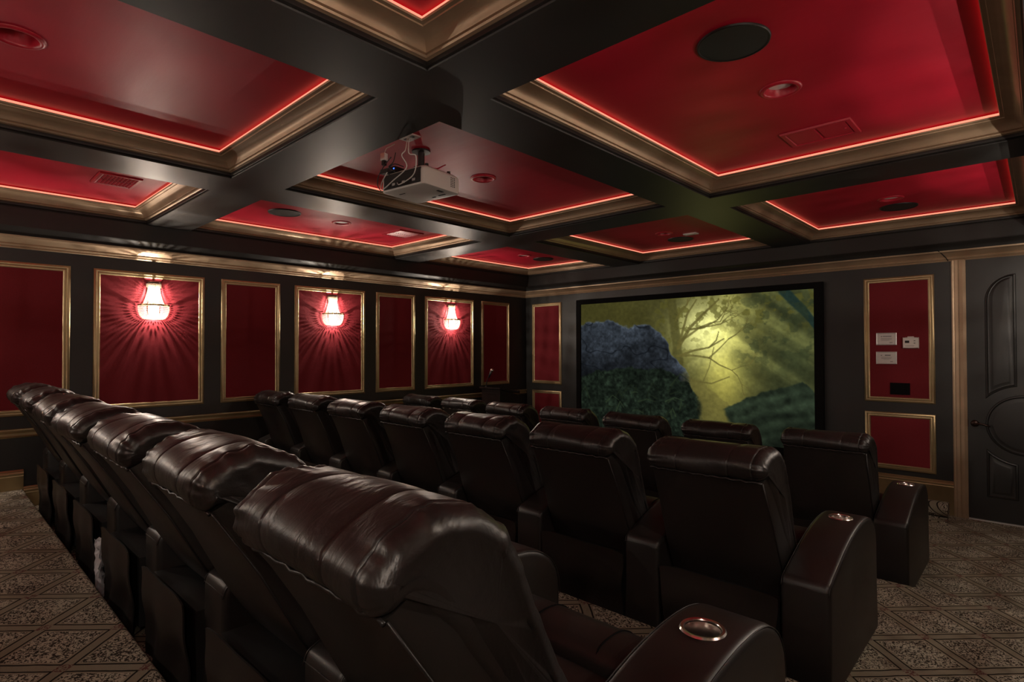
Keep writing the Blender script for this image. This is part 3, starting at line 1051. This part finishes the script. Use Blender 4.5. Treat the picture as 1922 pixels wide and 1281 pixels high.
def put(name, me, parent, loc=(0, 0, 0), rot=None):
    o = bpy.data.objects.new(name, me)
    COL.objects.link(o)
    o.parent = parent
    o.location = loc
    if rot:
        o.rotation_euler = rot
    return o
ORD = ['first', 'second', 'third', 'fourth', 'fifth', 'sixth', 'seventh']
def recliner(x, y, z_, row, k, tilt, dz, var):
    rn = ['front row facing the screen', 'middle row', 'back row'][row]
    if k == 0:
        lab = 'dark brown leather recliner against the sconce wall in the ' + rn
    elif k == 6:
        lab = 'dark brown leather recliner at the door-side aisle end of the ' + rn
    else:
        lab = ORD[k] + ' leather recliner from the sconce wall in the ' + rn
    t = thing('leather_recliner', lab, 'recliner', (x, y, z_), 0, ['recliners in the front row', 'recliners in the middle row', 'recliners in the back row'][row])
    rot = (-tilt, 0, 0)
    bf = put('back_frame', BF, t, (0, HY, HZ + dz), (-rot[0], 0, 0))
    put('piping', PIPE, bf)
    put('back_cushion', CUSH[var % 4], t, (0, HY, HZ + dz), (-rot[0], 0, 0))
    put('seat_cushion', SEAT, t)
    bo = put('footrest_cushion', BOL, t)
    for sx in (-.115, .115):
        put('stitch_seam', SEAM, bo, (sx, 0, 0))
    put('base_frame', BASE, t)
    put('rear_skirt', SKIRT[var % 3], t)
    for fx in (-.22, .22):
        for fy in (.22, .64):
            put('foot', FOOT, t, (fx, fy, 0))
    for s in ((1, -1) if k == 0 else (1,)):
        a = put('arm', ARM, t, (s * .375, .06 if row == 2 else 0, 0))
        put('cup_holder', CUP, a)
        put('arm_piping', APIPE, a)
    return t
rows = [(5.03, -2.56, LEV[0], -.07, 0.0), (5.03, -4.32, LEV[1], .06, .022), (5.155, -6.15, LEV[2], .18, .062)]
for ri, (xr, y0, zl, tl, dz) in enumerate(rows):
    for k in range(7):
        recliner(xr - .75 * (6 - k), y0, zl, ri, k, tl + random.uniform(-.02, .02), dz, k * 3 + ri)

# ------------------------------------------------------------------ wall sconces
def bead(mb, c, r, q=0.0):
    v = []
    for k in range(4):
        a = math.pi / 2 * k + q
        v.append((c[0] + r * math.cos(a), c[1] + r * math.sin(a), c[2]))
    v += [(c[0], c[1], c[2] + r * 1.15), (c[0], c[1], c[2] - r * 1.15)]
    mb.add(v, [(0, 1, 4), (1, 2, 4), (2, 3, 4), (3, 0, 4), (1, 0, 5), (2, 1, 5), (3, 2, 5), (0, 3, 5)])
def sconce_meshes():
    D = {}
    a0, a1 = -math.pi / 2 + .06, math.pi / 2 - .06      # opens towards +x
    def ang(n):
        return [a0 + (a1 - a0) * i / (n - 1) for i in range(n)]
    up = MB()
    for a in ang(17):
        for i in range(19):
            u = i / 18
            zz = .325 - u * .185
            rr = .050 + .038 * u ** 2.2
            bead(up, (rr * math.cos(a), rr * math.sin(a), zz), .0042 + .0016 * u, a)
    for a in ang(21):
        for i in range(4):
            bead(up, (.060 * math.cos(a), .060 * math.sin(a), .333 - i * .010), .0042, a)
    D['upper_crystal_strands'] = mesh_of(up, 'upper_crystal_strands', 'crystal', None)
    lo = MB()
    for a in ang(27):
        for i in range(12):
            u = i / 11
            zz = .120 - .118 * math.sin(u * math.pi / 2 * .98)
            rr = .060 + .068 * math.cos(u * math.pi / 2) ** .8
            bead(lo, (rr * math.cos(a), rr * math.sin(a), zz), .0058, a)
    for rr in (.046, .032, .018):
        for a in ang(max(5, int(rr * 260))):
            bead(lo, (rr * math.cos(a), rr * math.sin(a), .001), .0055, a)
    D['crystal_bowl'] = mesh_of(lo, 'crystal_bowl', 'crystal', None)
    rg = MB()
    rg.lathe([(.124, .124), (.131, .124), (.131, .140), (.124, .140), (.124, .124)], n=32, a0=a0, a1=a1)
    for a in ang(15):
        for q in (.0,):
            bead(rg, (.131 * math.cos(a), .131 * math.sin(a), .132), .005, a)
    D['metal_band'] = mesh_of(rg, 'metal_band', 'gold', None)
    tp = MB()
    tp.lathe([(.055, .336), (.061, .336), (.063, .350), (.058, .352), (.055, .348), (.055, .336)], n=28, a0=a0, a1=a1)
    D['top_crown'] = mesh_of(tp, 'top_crown', 'orb', None)
    bp = MB()
    bp.box(.0, .010, -.045, .045, .02, .33)
    bp.box(.008, .03, -.008, .008, .128, .140)
    bp.box(.008, .03, -.008, .008, .338, .348)
    for s in (-1, 1):
        bp.tube([(.006, s * .01, .133), (.012, s * .06, .133), (.016, s * .122, .133)], .003, 5)
    D['back_plate'] = mesh_of(bp, 'back_plate', 'gold', None)
    bb = MB()
    bb.lathe([(0, .16), (.008, .16), (.009, .20), (.007, .205)], (.03, 0, 0), 12)
    D['lamp_holder'] = mesh_of(bb, 'lamp_holder', 'white', True)
    return D
SM = sconce_meshes()
SL = bpy.data.lights.new('sconce_lamp', 'POINT')
SL.energy = SCONCE_W
SL.color = SCONCE_COL
SL.shadow_soft_size = .004
YSC = [-1.592, -3.431, -5.270, -7.105]
def sconce(side, y, i):
    x = 0.006 if side == 0 else W - .006
    if side == 2:  # back-wall sconces are added out of view, to light the back row
        t = thing('crystal_sconce', 'added unseen crystal basket sconce on the back wall on the ' + ('lectern' if i == 0 else 'door') + ' side', 'wall lamp', (y, BACK + .006, 1.882), math.pi / 2, 'crystal sconces on the walls')
        for n, me in SM.items():
            put(n, me, t)
        for zz in (.235, .075):
            l = bpy.data.objects.new('lamp_light', SL)
            COL.objects.link(l); l.parent = t; l.location = (.050 if zz < .15 else .034, 0, zz)
        return
    where = ['in the panel nearest the screen wall', 'in the middle sconce panel', 'in the panel behind the middle row', 'in the unseen rearmost panel'][i]
    wn = 'the lectern-side wall' if side == 0 else 'the door-side wall'
    t = thing('crystal_sconce', 'lit crystal basket sconce ' + where + ' of ' + wn, 'wall lamp', (x, y, 1.882), 0 if side == 0 else math.pi, 'crystal sconces on the walls')
    for n, me in SM.items():
        put(n, me, t)
    for zz in (.235, .075):
        l = bpy.data.objects.new('lamp_light', SL)
        COL.objects.link(l); l.parent = t; l.location = (.050 if zz < .15 else .034, 0, zz)
for i, y in enumerate(YSC):
    sconce(0, y, i)  # the rearmost one is added unseen, as extra light on the back row
    sconce(1, y, i)
sconce(2, 1.95, 0)
sconce(2, 4.60, 1)

# ------------------------------------------------------------------ ceiling fittings
CN = {0: 'sconce-wall', 1: 'centre', 2: 'door-side'}
RN = {0: 'next to the screen', 1: 'of the middle run', 2: 'above the back row'}
def coffer_name(i, j):
    return CN[i] + ' coffer ' + RN[j]
def downlight(i, j, x, y, lit):
    t = thing('recessed_downlight', 'round red-trimmed recessed downlight in the ' + coffer_name(i, j), 'downlight', (x, y, Z_CEIL), 0, 'recessed ceiling downlights')
    mb = MB()
    mb.lathe([(.072, .004), (.073, -.006), (.080, -.010), (.090, -.008), (.096, -.003), (.097, 0)], n=40)
    mb.build('trim_ring', 'redtrim', t, smooth=True)
    mb = MB()
    dp = {(2, 1): .026, (0, 0): .006, (0, 1): .006, (2, 0): .010}.get((i, j), .050)
    mb.lathe([(.073, -.004), (.070, dp * .4), (.062, dp)], n=40)
    mb.build('baffle', 'redtrim', t, smooth=True)
    mb = MB()
    mb.lathe([(.0, dp - .005), (.04, dp - .003), (.062, dp)], n=40)
    mb.build('lens', 'lens', t, smooth=True)
def speaker(i, j, x, y):
    t = thing('ceiling_speaker', 'round black in-ceiling speaker grille in the ' + coffer_name(i, j), 'speaker', (x, y, Z_CEIL), 0, 'round ceiling speakers')
    mb = MB(); mb.lathe([(0, -.0075), (.08, -.0075), (.136, -.007)], n=48); mb.build('grille', 'grille', t, smooth=True)
    mb = MB(); mb.lathe([(.136, -.0075), (.139, -.010), (.144, -.009), (.146, 0)], n=48); mb.build('bezel', 'black', t, smooth=True)
XC = [0.97, 3.053, 5.187]
for (i, j), (x, y) in DL.items():
    downlight(i, j, x, y, 0)
for i, j, y in ((0, 0, -.70), (1, 0, -.68), (2, 0, -.71), (0, 1, -4.45), (2, 1, -4.455)):
    speaker(i, j, XC[i], y)
def vent(i, j, x0, x1, y0, y1):
    t = thing('ceiling_vent', 'red painted slotted air vent in the ' + coffer_name(i, j), 'vent', ((x0 + x1) / 2, (y0 + y1) / 2, Z_CEIL), 0, 'ceiling air vents')
    hx, hy = (x1 - x0) / 2, (y1 - y0) / 2
    mb = MB()
    frame_sweep(mb, [(-hx, -hy, 0), (hx, -hy, 0), (hx, hy, 0), (-hx, hy, 0)], [(1, 1, 0), (-1, 1, 0), (-1, -1, 0), (1, -1, 0)], (0, 0, -1), [(0, 0), (.004, .012), (.022, .012), (.034, .006), (.036, 0)])
    mb.build('vent_frame', 'redtrim', t)
    MB().box(-hx + .035, hx - .035, -hy + .035, hy - .035, -.001, 0).build('duct_opening', 'cavity', t)
    n = 9
    for r in (-1, 1):
        for k in range(n):
            y = -hy + .045 + (2 * hy - .09) * k / (n - 1)
            mb = MB()
            xa, xb = (-hx + .04, -.006) if r < 0 else (.006, hx - .04)
            mb.add([(xa, y - .006, -.001), (xb, y - .006, -.001), (xb, y + .006, -.011), (xa, y + .006, -.011), (xa, y - .004, -.001), (xb, y - .004, -.001), (xb, y + .008, -.011), (xa, y + .008, -.011)],
                   [(0, 1, 2, 3), (4, 7, 6, 5), (0, 4, 5, 1), (2, 6, 7, 3), (0, 3, 7, 4), (1, 5, 6, 2)])
            mb.build('louvre_blade', 'redtrim', t)
vent(0, 1, .79, 1.14, -3.27, -2.95)
vent(0, 2, .85, 1.20, -5.91, -5.64)
def hatch():
    x0, x1, y0, y1 = 4.98, 5.355, -3.25, -2.975
    t = thing('access_panel', 'flat red painted access panel in the ' + coffer_name(2, 1), 'access panel', ((x0 + x1) / 2, (y0 + y1) / 2, Z_CEIL), 0)
    hx, hy = (x1 - x0) / 2, (y1 - y0) / 2
    mb = MB()
    frame_sweep(mb, [(-hx, -hy, 0), (hx, -hy, 0), (hx, hy, 0), (-hx, hy, 0)], [(1, 1, 0), (-1, 1, 0), (-1, -1, 0), (1, -1, 0)], (0, 0, -1), [(0, 0), (.003, .010), (.026, .010), (.030, .002), (.032, 0)])
    mb.build('panel_rim', 'redtrim', t)
    for a, b in ((-hx + .034, -.008), (.008, hx - .034)):
        MB().box(a, b, -hy + .036, hy - .036, -.007, 0).build('hatch_leaf', 'redtrim', t)
    mb = MB(); mb.lathe([(0, -.012), (.006, -.012), (.007, -.007)], (hx - .055, 0, 0), 10); mb.build('latch', 'redtrim', t)
hatch()
def sensor():
    t = thing('ceiling_sensor', 'small pale rectangular sensor plate in the ' + coffer_name(1, 0), 'sensor', (3.286, -.897, Z_CEIL), 0)
    MB().box(-.075, .075, -.038, .038, -.012, 0).build('housing', 'white', t)
    MB().box(-.055, .055, -.024, .024, -.015, -.012).build('sensor_window', 'silver', t)
sensor()

# ------------------------------------------------------------------ projector with its cables
def projector():
    t = thing('ceiling_projector', 'white ceiling projector with tangled cables in the centre coffer', 'projector', (3.20, -4.565, 2.60), math.radians(7))
    hw, hd, h = .195, .165, .122
    def rr(x, y, r, n=5):
        out = []
        for cx, cy, b in ((x - r, y - r, 0), (-x + r, y - r, 90), (-x + r, -y + r, 180), (x - r, -y + r, 270)):
            for k in range(n + 1):
                a = math.radians(b + 90 * k / n)
                out.append((cx + r * math.cos(a), cy + r * math.sin(a)))
        return out
    lv = [(.012, 0), (.003, .004), (0, .014), (0, h - .03), (.006, h - .012), (.02, h)]
    V, F = [], []
    for ins, zz in lv:
        V += [(x, y, zz) for x, y in rr(hw - ins, hd - ins, .03)]
    k = 24
    for i in range(len(lv) - 1):
        for q in range(k):
            F.append((i * k + q, i * k + (q + 1) % k, (i + 1) * k + (q + 1) % k, (i + 1) * k + q))
    F.append(tuple(range(k))); F.append(tuple(range((len(lv) - 1) * k, len(lv) * k)))
    mb = MB(); mb.v, mb.f = V, F
    mb.build('body', 'white', t, smooth=40)
    MB().box(-hw + .03, hw - .03, -hd - .003, -hd + .01, .014, h - .016).build('connector_panel', 'black', t)
    for i in range(6):
        MB().box(-.13 + i * .045, -.105 + i * .045, -hd - .006, -hd - .002, .03, .045).build('socket', 'silver' if i % 2 else 'black', t)
    for r in range(6):
        for c in range(3):
            MB().box(hw - .0005, hw + .001, .07 + c * .015, .078 + c * .015, .032 + r * .011, .038 + r * .011).build('vent_slot', 'cavity', t)
    mb = MB(); mb.lathe([(.0, .02), (.03, .02), (.038, 0)], n=24)
    ln = mb.build('lens_ring', 'black', t, smooth=True); ln.location = (.06, hd - .002, .06); ln.rotation_euler = (math.radians(-90), 0, 0)
    for x, y, a, b in ((.10, .09, .06, .014), (.02, .10, .03, .012), (-.09, -.08, .05, .006), (.15, .02, .02, .05)):
        MB().box(x - a / 2, x + a / 2, y - b / 2, y + b / 2, -.002, .001).build('foot_slot', 'cavity', t)
    for x, y in ((.15, .10), (-.15, .1), (.15, -.1)):
        mb = MB(); mb.lathe([(0, h + .022), (.012, h + .022), (.012, h)], (x, y, 0), 12); mb.build('level_knob', 'black', t)
    # spider mount and drop to the ceiling
    mt = MB()
    for x, y in ((.12, .08), (-.12, .08), (.12, -.09), (-.12, -.09)):
        mt.tube([(x, y, h), (x * .9, y * .9, h + .018), (0, 0, h + .03)], .006, 6)
    mt.lathe([(.05, h + .028), (.05, h + .05), (.022, h + .055), (.022, Z_CEIL - 2.60 - .012), (.06, Z_CEIL - 2.60 - .010), (.06, Z_CEIL - 2.60)], n=20)
    mt.build('ceiling_mount', 'black', t)
    MB().tube([(.04, 0, h + .035), (.12, .03, h + .03), (.17, .05, h + .05)], .004, 6).build('mount_arm', 'redtrim', t)
    # white and black leads looping behind
    def lead(pts, r, mat):
        c = catmull(pts, 60, closed=False)
        MB().tube([tuple(p) for p in c], r, 6).build('cable', mat, t, smooth=True)
    zc = Z_CEIL - 2.60
    lead([(.10, -.215, zc - .008), (.10, -.23, zc - .08), (.08, -.24, .17), (.10, -.22, .10), (.0, -.24, .03), (-.12, -.22, .00), (-.15, -.20, .05), (-.12, -.18, .12)], .0035, 'white')
    lead([(.11, -.21, zc - .008), (.12, -.22, zc - .10), (.16, -.20, .16), (.13, -.19, .06), (.02, -.20, .015), (-.05, -.16, .05)], .0035, 'white')
    lead([(-.06, -.2, .20), (-.10, -.22, .15), (-.18, -.20, .10), (-.22, -.17, .05), (-.20, -.15, .02), (-.15, -.155, .04)], .003, 'black')
    lead([(-.02, -.2, .22), (-.03, -.21, .16), (-.06, -.22, .13), (-.02, -.2, .10)], .003, 'black')
    lead([(.0, -.15, .14), (-.06, -.18, .16), (-.14, -.17, .13), (-.1, -.16, .10)], .003, 'black')
projector()
def proj_side():
    t = thing('power_adapter', 'white plug adapter hanging on a lead beside the projector', 'adapter', (3.10, -4.78, 2.79), math.radians(10))
    MB().box(-.018, .018, -.015, .015, 0, .045).build('plug_body', 'white', t)
    MB().box(-.010, .010, -.012, .012, -.03, 0).build('plug_boot', 'black', t)
    MB().tube([(0, 0, .045), (.03, -.01, .07), (.10, -.01, Z_CEIL - 2.79 - .01)], .003, 6).build('cord', 'white', t)
    m = thing('media_box', 'small black media box with a blue light above the projector', 'media box', (3.08, -4.70, 2.728), math.radians(7))
    MB().box(-.07, .07, -.045, .045, 0, .028).build('case', 'black', m)
    MB().box(.055, .064, -.0465, -.044, .009, .017).build('status_light', 'blueled', m)
    p = thing('outlet_plate', 'pale square outlet plate on the red ceiling above the projector', 'outlet', (3.345, -4.765, Z_CEIL), 0)
    MB().box(-.06, .06, -.04, .04, -.008, 0).build('plate', 'white', p)
    for s in (-1, 1):
        MB().box(-.012 + s * .03, .012 + s * .03, -.012, .012, -.010, -.008).build('socket', 'black', p)
proj_side()

# ------------------------------------------------------------------ things on the door-side front panel
def certificate(x0, x1, z0, z1, label, lines):
    t = thing('framed_certificate', label, 'frame', ((x0 + x1) / 2, -.006, z0), 0, 'framed certificates on the red panel')
    hx, h = (x1 - x0) / 2, z1 - z0
    mb = MB()
    frame_sweep(mb, [(-hx, 0, 0), (hx, 0, 0), (hx, 0, h), (-hx, 0, h)], [(1, 0, 1), (-1, 0, 1), (-1, 0, -1), (1, 0, -1)], (0, -1, 0), [(0, 0), (0, .012), (.004, .014), (.009, .011), (.011, .006), (.011, 0)])
    mb.build('frame', 'silver', t)
    pg = MB().box(-hx + .009, hx - .009, -.006, 0, .009, h - .009).build('sheet', 'paper', t)
    for (a, b, zz, th) in lines:
        MB().box(a * hx, b * hx, -.0068, -.0058, zz * h - th, zz * h + th).build('print_line', 'ink', pg)
certificate(4.874, 5.05, 1.631, 1.756, 'small silver-framed certificate hung above another one', [(-.55, -.40, .70, .004), (-.35, .50, .71, .004), (-.55, .55, .56, .0012), (-.55, .5, .50, .0012), (-.55, .55, .44, .0012), (-.55, .3, .38, .0012), (.3, .6, .2, .003)])
certificate(4.872, 5.05, 1.437, 1.563, 'small silver-framed certificate hung below another one', [(-.55, -.42, .70, .004), (-.15, .40, .71, .005), (-.5, .5, .56, .0012), (-.5, .5, .50, .0012), (-.5, .45, .44, .0012), (-.3, .3, .38, .0012), (.35, .62, .2, .003)])
def thermostat():
    t = thing('thermostat', 'white digital thermostat beside the framed certificates', 'thermostat', (5.167, -.006, 1.598))
    P = catmull([(-.066, .006), (-.066, .10), (-.058, .106), (0, .109), (.058, .106), (.066, .10), (.066, .006), (.058, 0), (0, -.002), (-.058, 0)], 50)
    V = []
    for ins, d in ((0, 0), (0, -.018), (.006, -.026)):
        c = P.mean(0)
        V += [(c[0] + (p[0] - c[0]) * (1 - ins / .066), d, c[1] + (p[1] - c[1]) * (1 - ins / .05)) for p in P]
    n = len(P)
    F = [(i * n + q, i * n + (q + 1) % n, (i + 1) * n + (q + 1) % n, (i + 1) * n + q) for i in range(2) for q in range(n)] + [tuple(range(n)), tuple(range(2 * n, 3 * n))]
    mb = MB(); mb.v, mb.f = V, F
    mb.build('case', 'white', t, smooth=40)
    MB().box(-.025, .025, -.020, 0, .104, .117).build('top_tab', 'white', t)
    MB().box(-.046, -.010, -.028, -.025, .052, .076).build('display', 'black', t)
    for zz in (.050, .074):
        MB().box(.026, .040, -.029, -.025, zz - .004, zz + .004).build('button', 'ink', t)
    MB().box(-.045, .03, -.0268, -.0255, .020, .024).build('print_line', 'ink', t)
thermostat()
def keypad():
    t = thing('control_plate', 'black wall control plate low on the red panel by the door', 'control plate', (5.0725, -.006, 1.131))
    MB().box(-.083, .083, -.008, 0, 0, .118).build('face_plate', 'velvet', t)
    for c in range(4):
        for r in range(3):
            MB().box(-.066 + c * .036, -.042 + c * .036, -.011, -.008, .016 + r * .031, .036 + r * .031).build('key', 'velvet', t)
keypad()

# ------------------------------------------------------------------ lectern with gooseneck microphone
def lectern():
    t = thing('lectern', 'dark mahogany lectern standing in the corner by the sconce wall', 'lectern', (.37, -.97, 0))
    hw, y0, y1 = .185, -.19, .17
    def slab(name, pts, x0, x1):
        n = len(pts)
        mb = MB()
        mb.add([(x0, a, b) for a, b in pts] + [(x1, a, b) for a, b in pts], [tuple(range(n)), tuple(range(n, 2 * n))] + [(q, (q + 1) % n, n + (q + 1) % n, n + q) for q in range(n)])
        mb.build(name, 'wood', t)
    MB().box(-hw, hw, y0, y0 + .02, .06, 1.02).build('front_board', 'wood', t)
    for s in (-1, 1):
        a, b = (s * hw - .02, s * hw) if s > 0 else (s * hw, s * hw + .02)
        slab('side_board', [(y0 + .02, .06), (y1, .06), (y1, .94), (y0 + .02, 1.015)], a, b)
    MB().box(-hw - .02, hw + .02, y0 - .02, y1 + .02, 0, .06).build('plinth', 'wood', t)
    slab('reading_top', [(y0 - .025, 1.03), (y0 - .025, 1.055), (y1 + .03, .975), (y1 + .03, .95)], -hw - .025, hw + .025)
    MB().box(-hw - .02, hw + .02, y1 + .012, y1 + .03, .975, .995).build('book_stop', 'wood', t)
    MB().box(-hw + .02, hw - .02, y0 + .02, y1 - .02, .52, .54).build('shelf', 'wood', t)
    for zz in (.12, .96):
        MB().box(-hw + .03, hw - .03, y0 - .008, y0, zz, zz + .012).build('front_bead', 'wood', t)
    m = thing('gooseneck_microphone', 'black gooseneck microphone with silver mesh head on the lectern', 'microphone', (.27, -1.155, 1.05))
    MB().lathe([(0, .012), (.018, .012), (.02, 0)], n=16).build('base_clip', 'black', m)
    c = catmull([(0, 0, .01), (.01, .0, .06), (.035, .0, .12), (.07, .0, .165)], 24, closed=False)
    MB().tube([tuple(p) for p in c], .006, 8).build('gooseneck', 'black', m, smooth=True)
    MB().tube([(.055, 0, .14), (.075, 0, .175), (.108, 0, .225)], [.012, .015, .019], 12).build('handle', 'black', m, smooth=True)
    mb = MB(); mb.lathe([(0, -.027), (.015, -.022), (.025, -.008), (.026, .008), (.018, .022), (0, .028)], n=16)
    hd = mb.build('mesh_head', 'steel', m, smooth=True); hd.location = (.118, 0, .243)
lectern()

# ------------------------------------------------------------------ small things on the floor
def carpet_roll():
    t = thing('carpet_roll', 'rolled remnant of patterned carpet on the floor beside the door', 'carpet roll', (5.36, -.20, 0))
    mb = MB()
    n = 90
    V, F = [], []
    outer, inner = [], []
    for i in range(n):
        a = i / (n - 1) * 2 * math.pi * 3.2
        r = .085 - .020 * a / (2 * math.pi)
        outer.append((r * math.cos(a - 2.0), .088 + r * math.sin(a - 2.0)))
        inner.append(((r - .012) * math.cos(a - 2.0), .088 + (r - .012) * math.sin(a - 2.0)))
    tail = [(-.16, .006), (-.10, .004)]
    for x in (-.105, .105):
        V += [(x, a, b) for a, b in outer] + [(x, a, b) for a, b in inner]
    o = 2 * n
    for q in range(n - 1):
        F.append((q, q + 1, o + q + 1, o + q))
        F.append((n + q, o + n + q, o + n + q + 1, n + q + 1))
        F.append((q, n + q, n + q + 1, q + 1))
        F.append((o + q, o + q + 1, o + n + q + 1, o + n + q))
    F.append((0, o, o + n, n)); F.append((n - 1, 2 * n - 1, o + 2 * n - 1, o + n - 1))
    mb.v, mb.f = V, F
    mb.build('rolled_pile', 'carpet', t, smooth=50)
    MB().box(-.105, .105, -.16, -.02, 0, .010).build('loose_flap', 'carpet', t)
carpet_roll()
def tissue():
    mb = MB()
    n = 12
    V, F = [], []
    r = np.random.default_rng(5)
    for j in range(n + 1):
        for i in range(n + 1):
            u, v = i / n - .5, j / n - .5
            V.append((u * .09 * (.6 + .8 * (1 - abs(v) * 2)) + .010 * r.random(), .022 * r.random() + .010 * math.sin(u * 9 + v * 5), .0 + (v + .5) * .30 + .016 * r.random()))
    for j in range(n):
        for i in range(n):
            a = j * (n + 1) + i
            F.append((a, a + 1, a + n + 2, a + n + 1))
    mb.v, mb.f = V, F
    o = mb.build('plastic_wrapper', 'tissue', None)
    md = o.modifiers.new('s', 'SOLIDIFY'); md.thickness = .003
    o.location = (2.535, -6.145, .30)
    tag(o, 'crumpled white plastic wrapper stuffed behind an arm of a back row recliner', 'wrapper')
tissue()
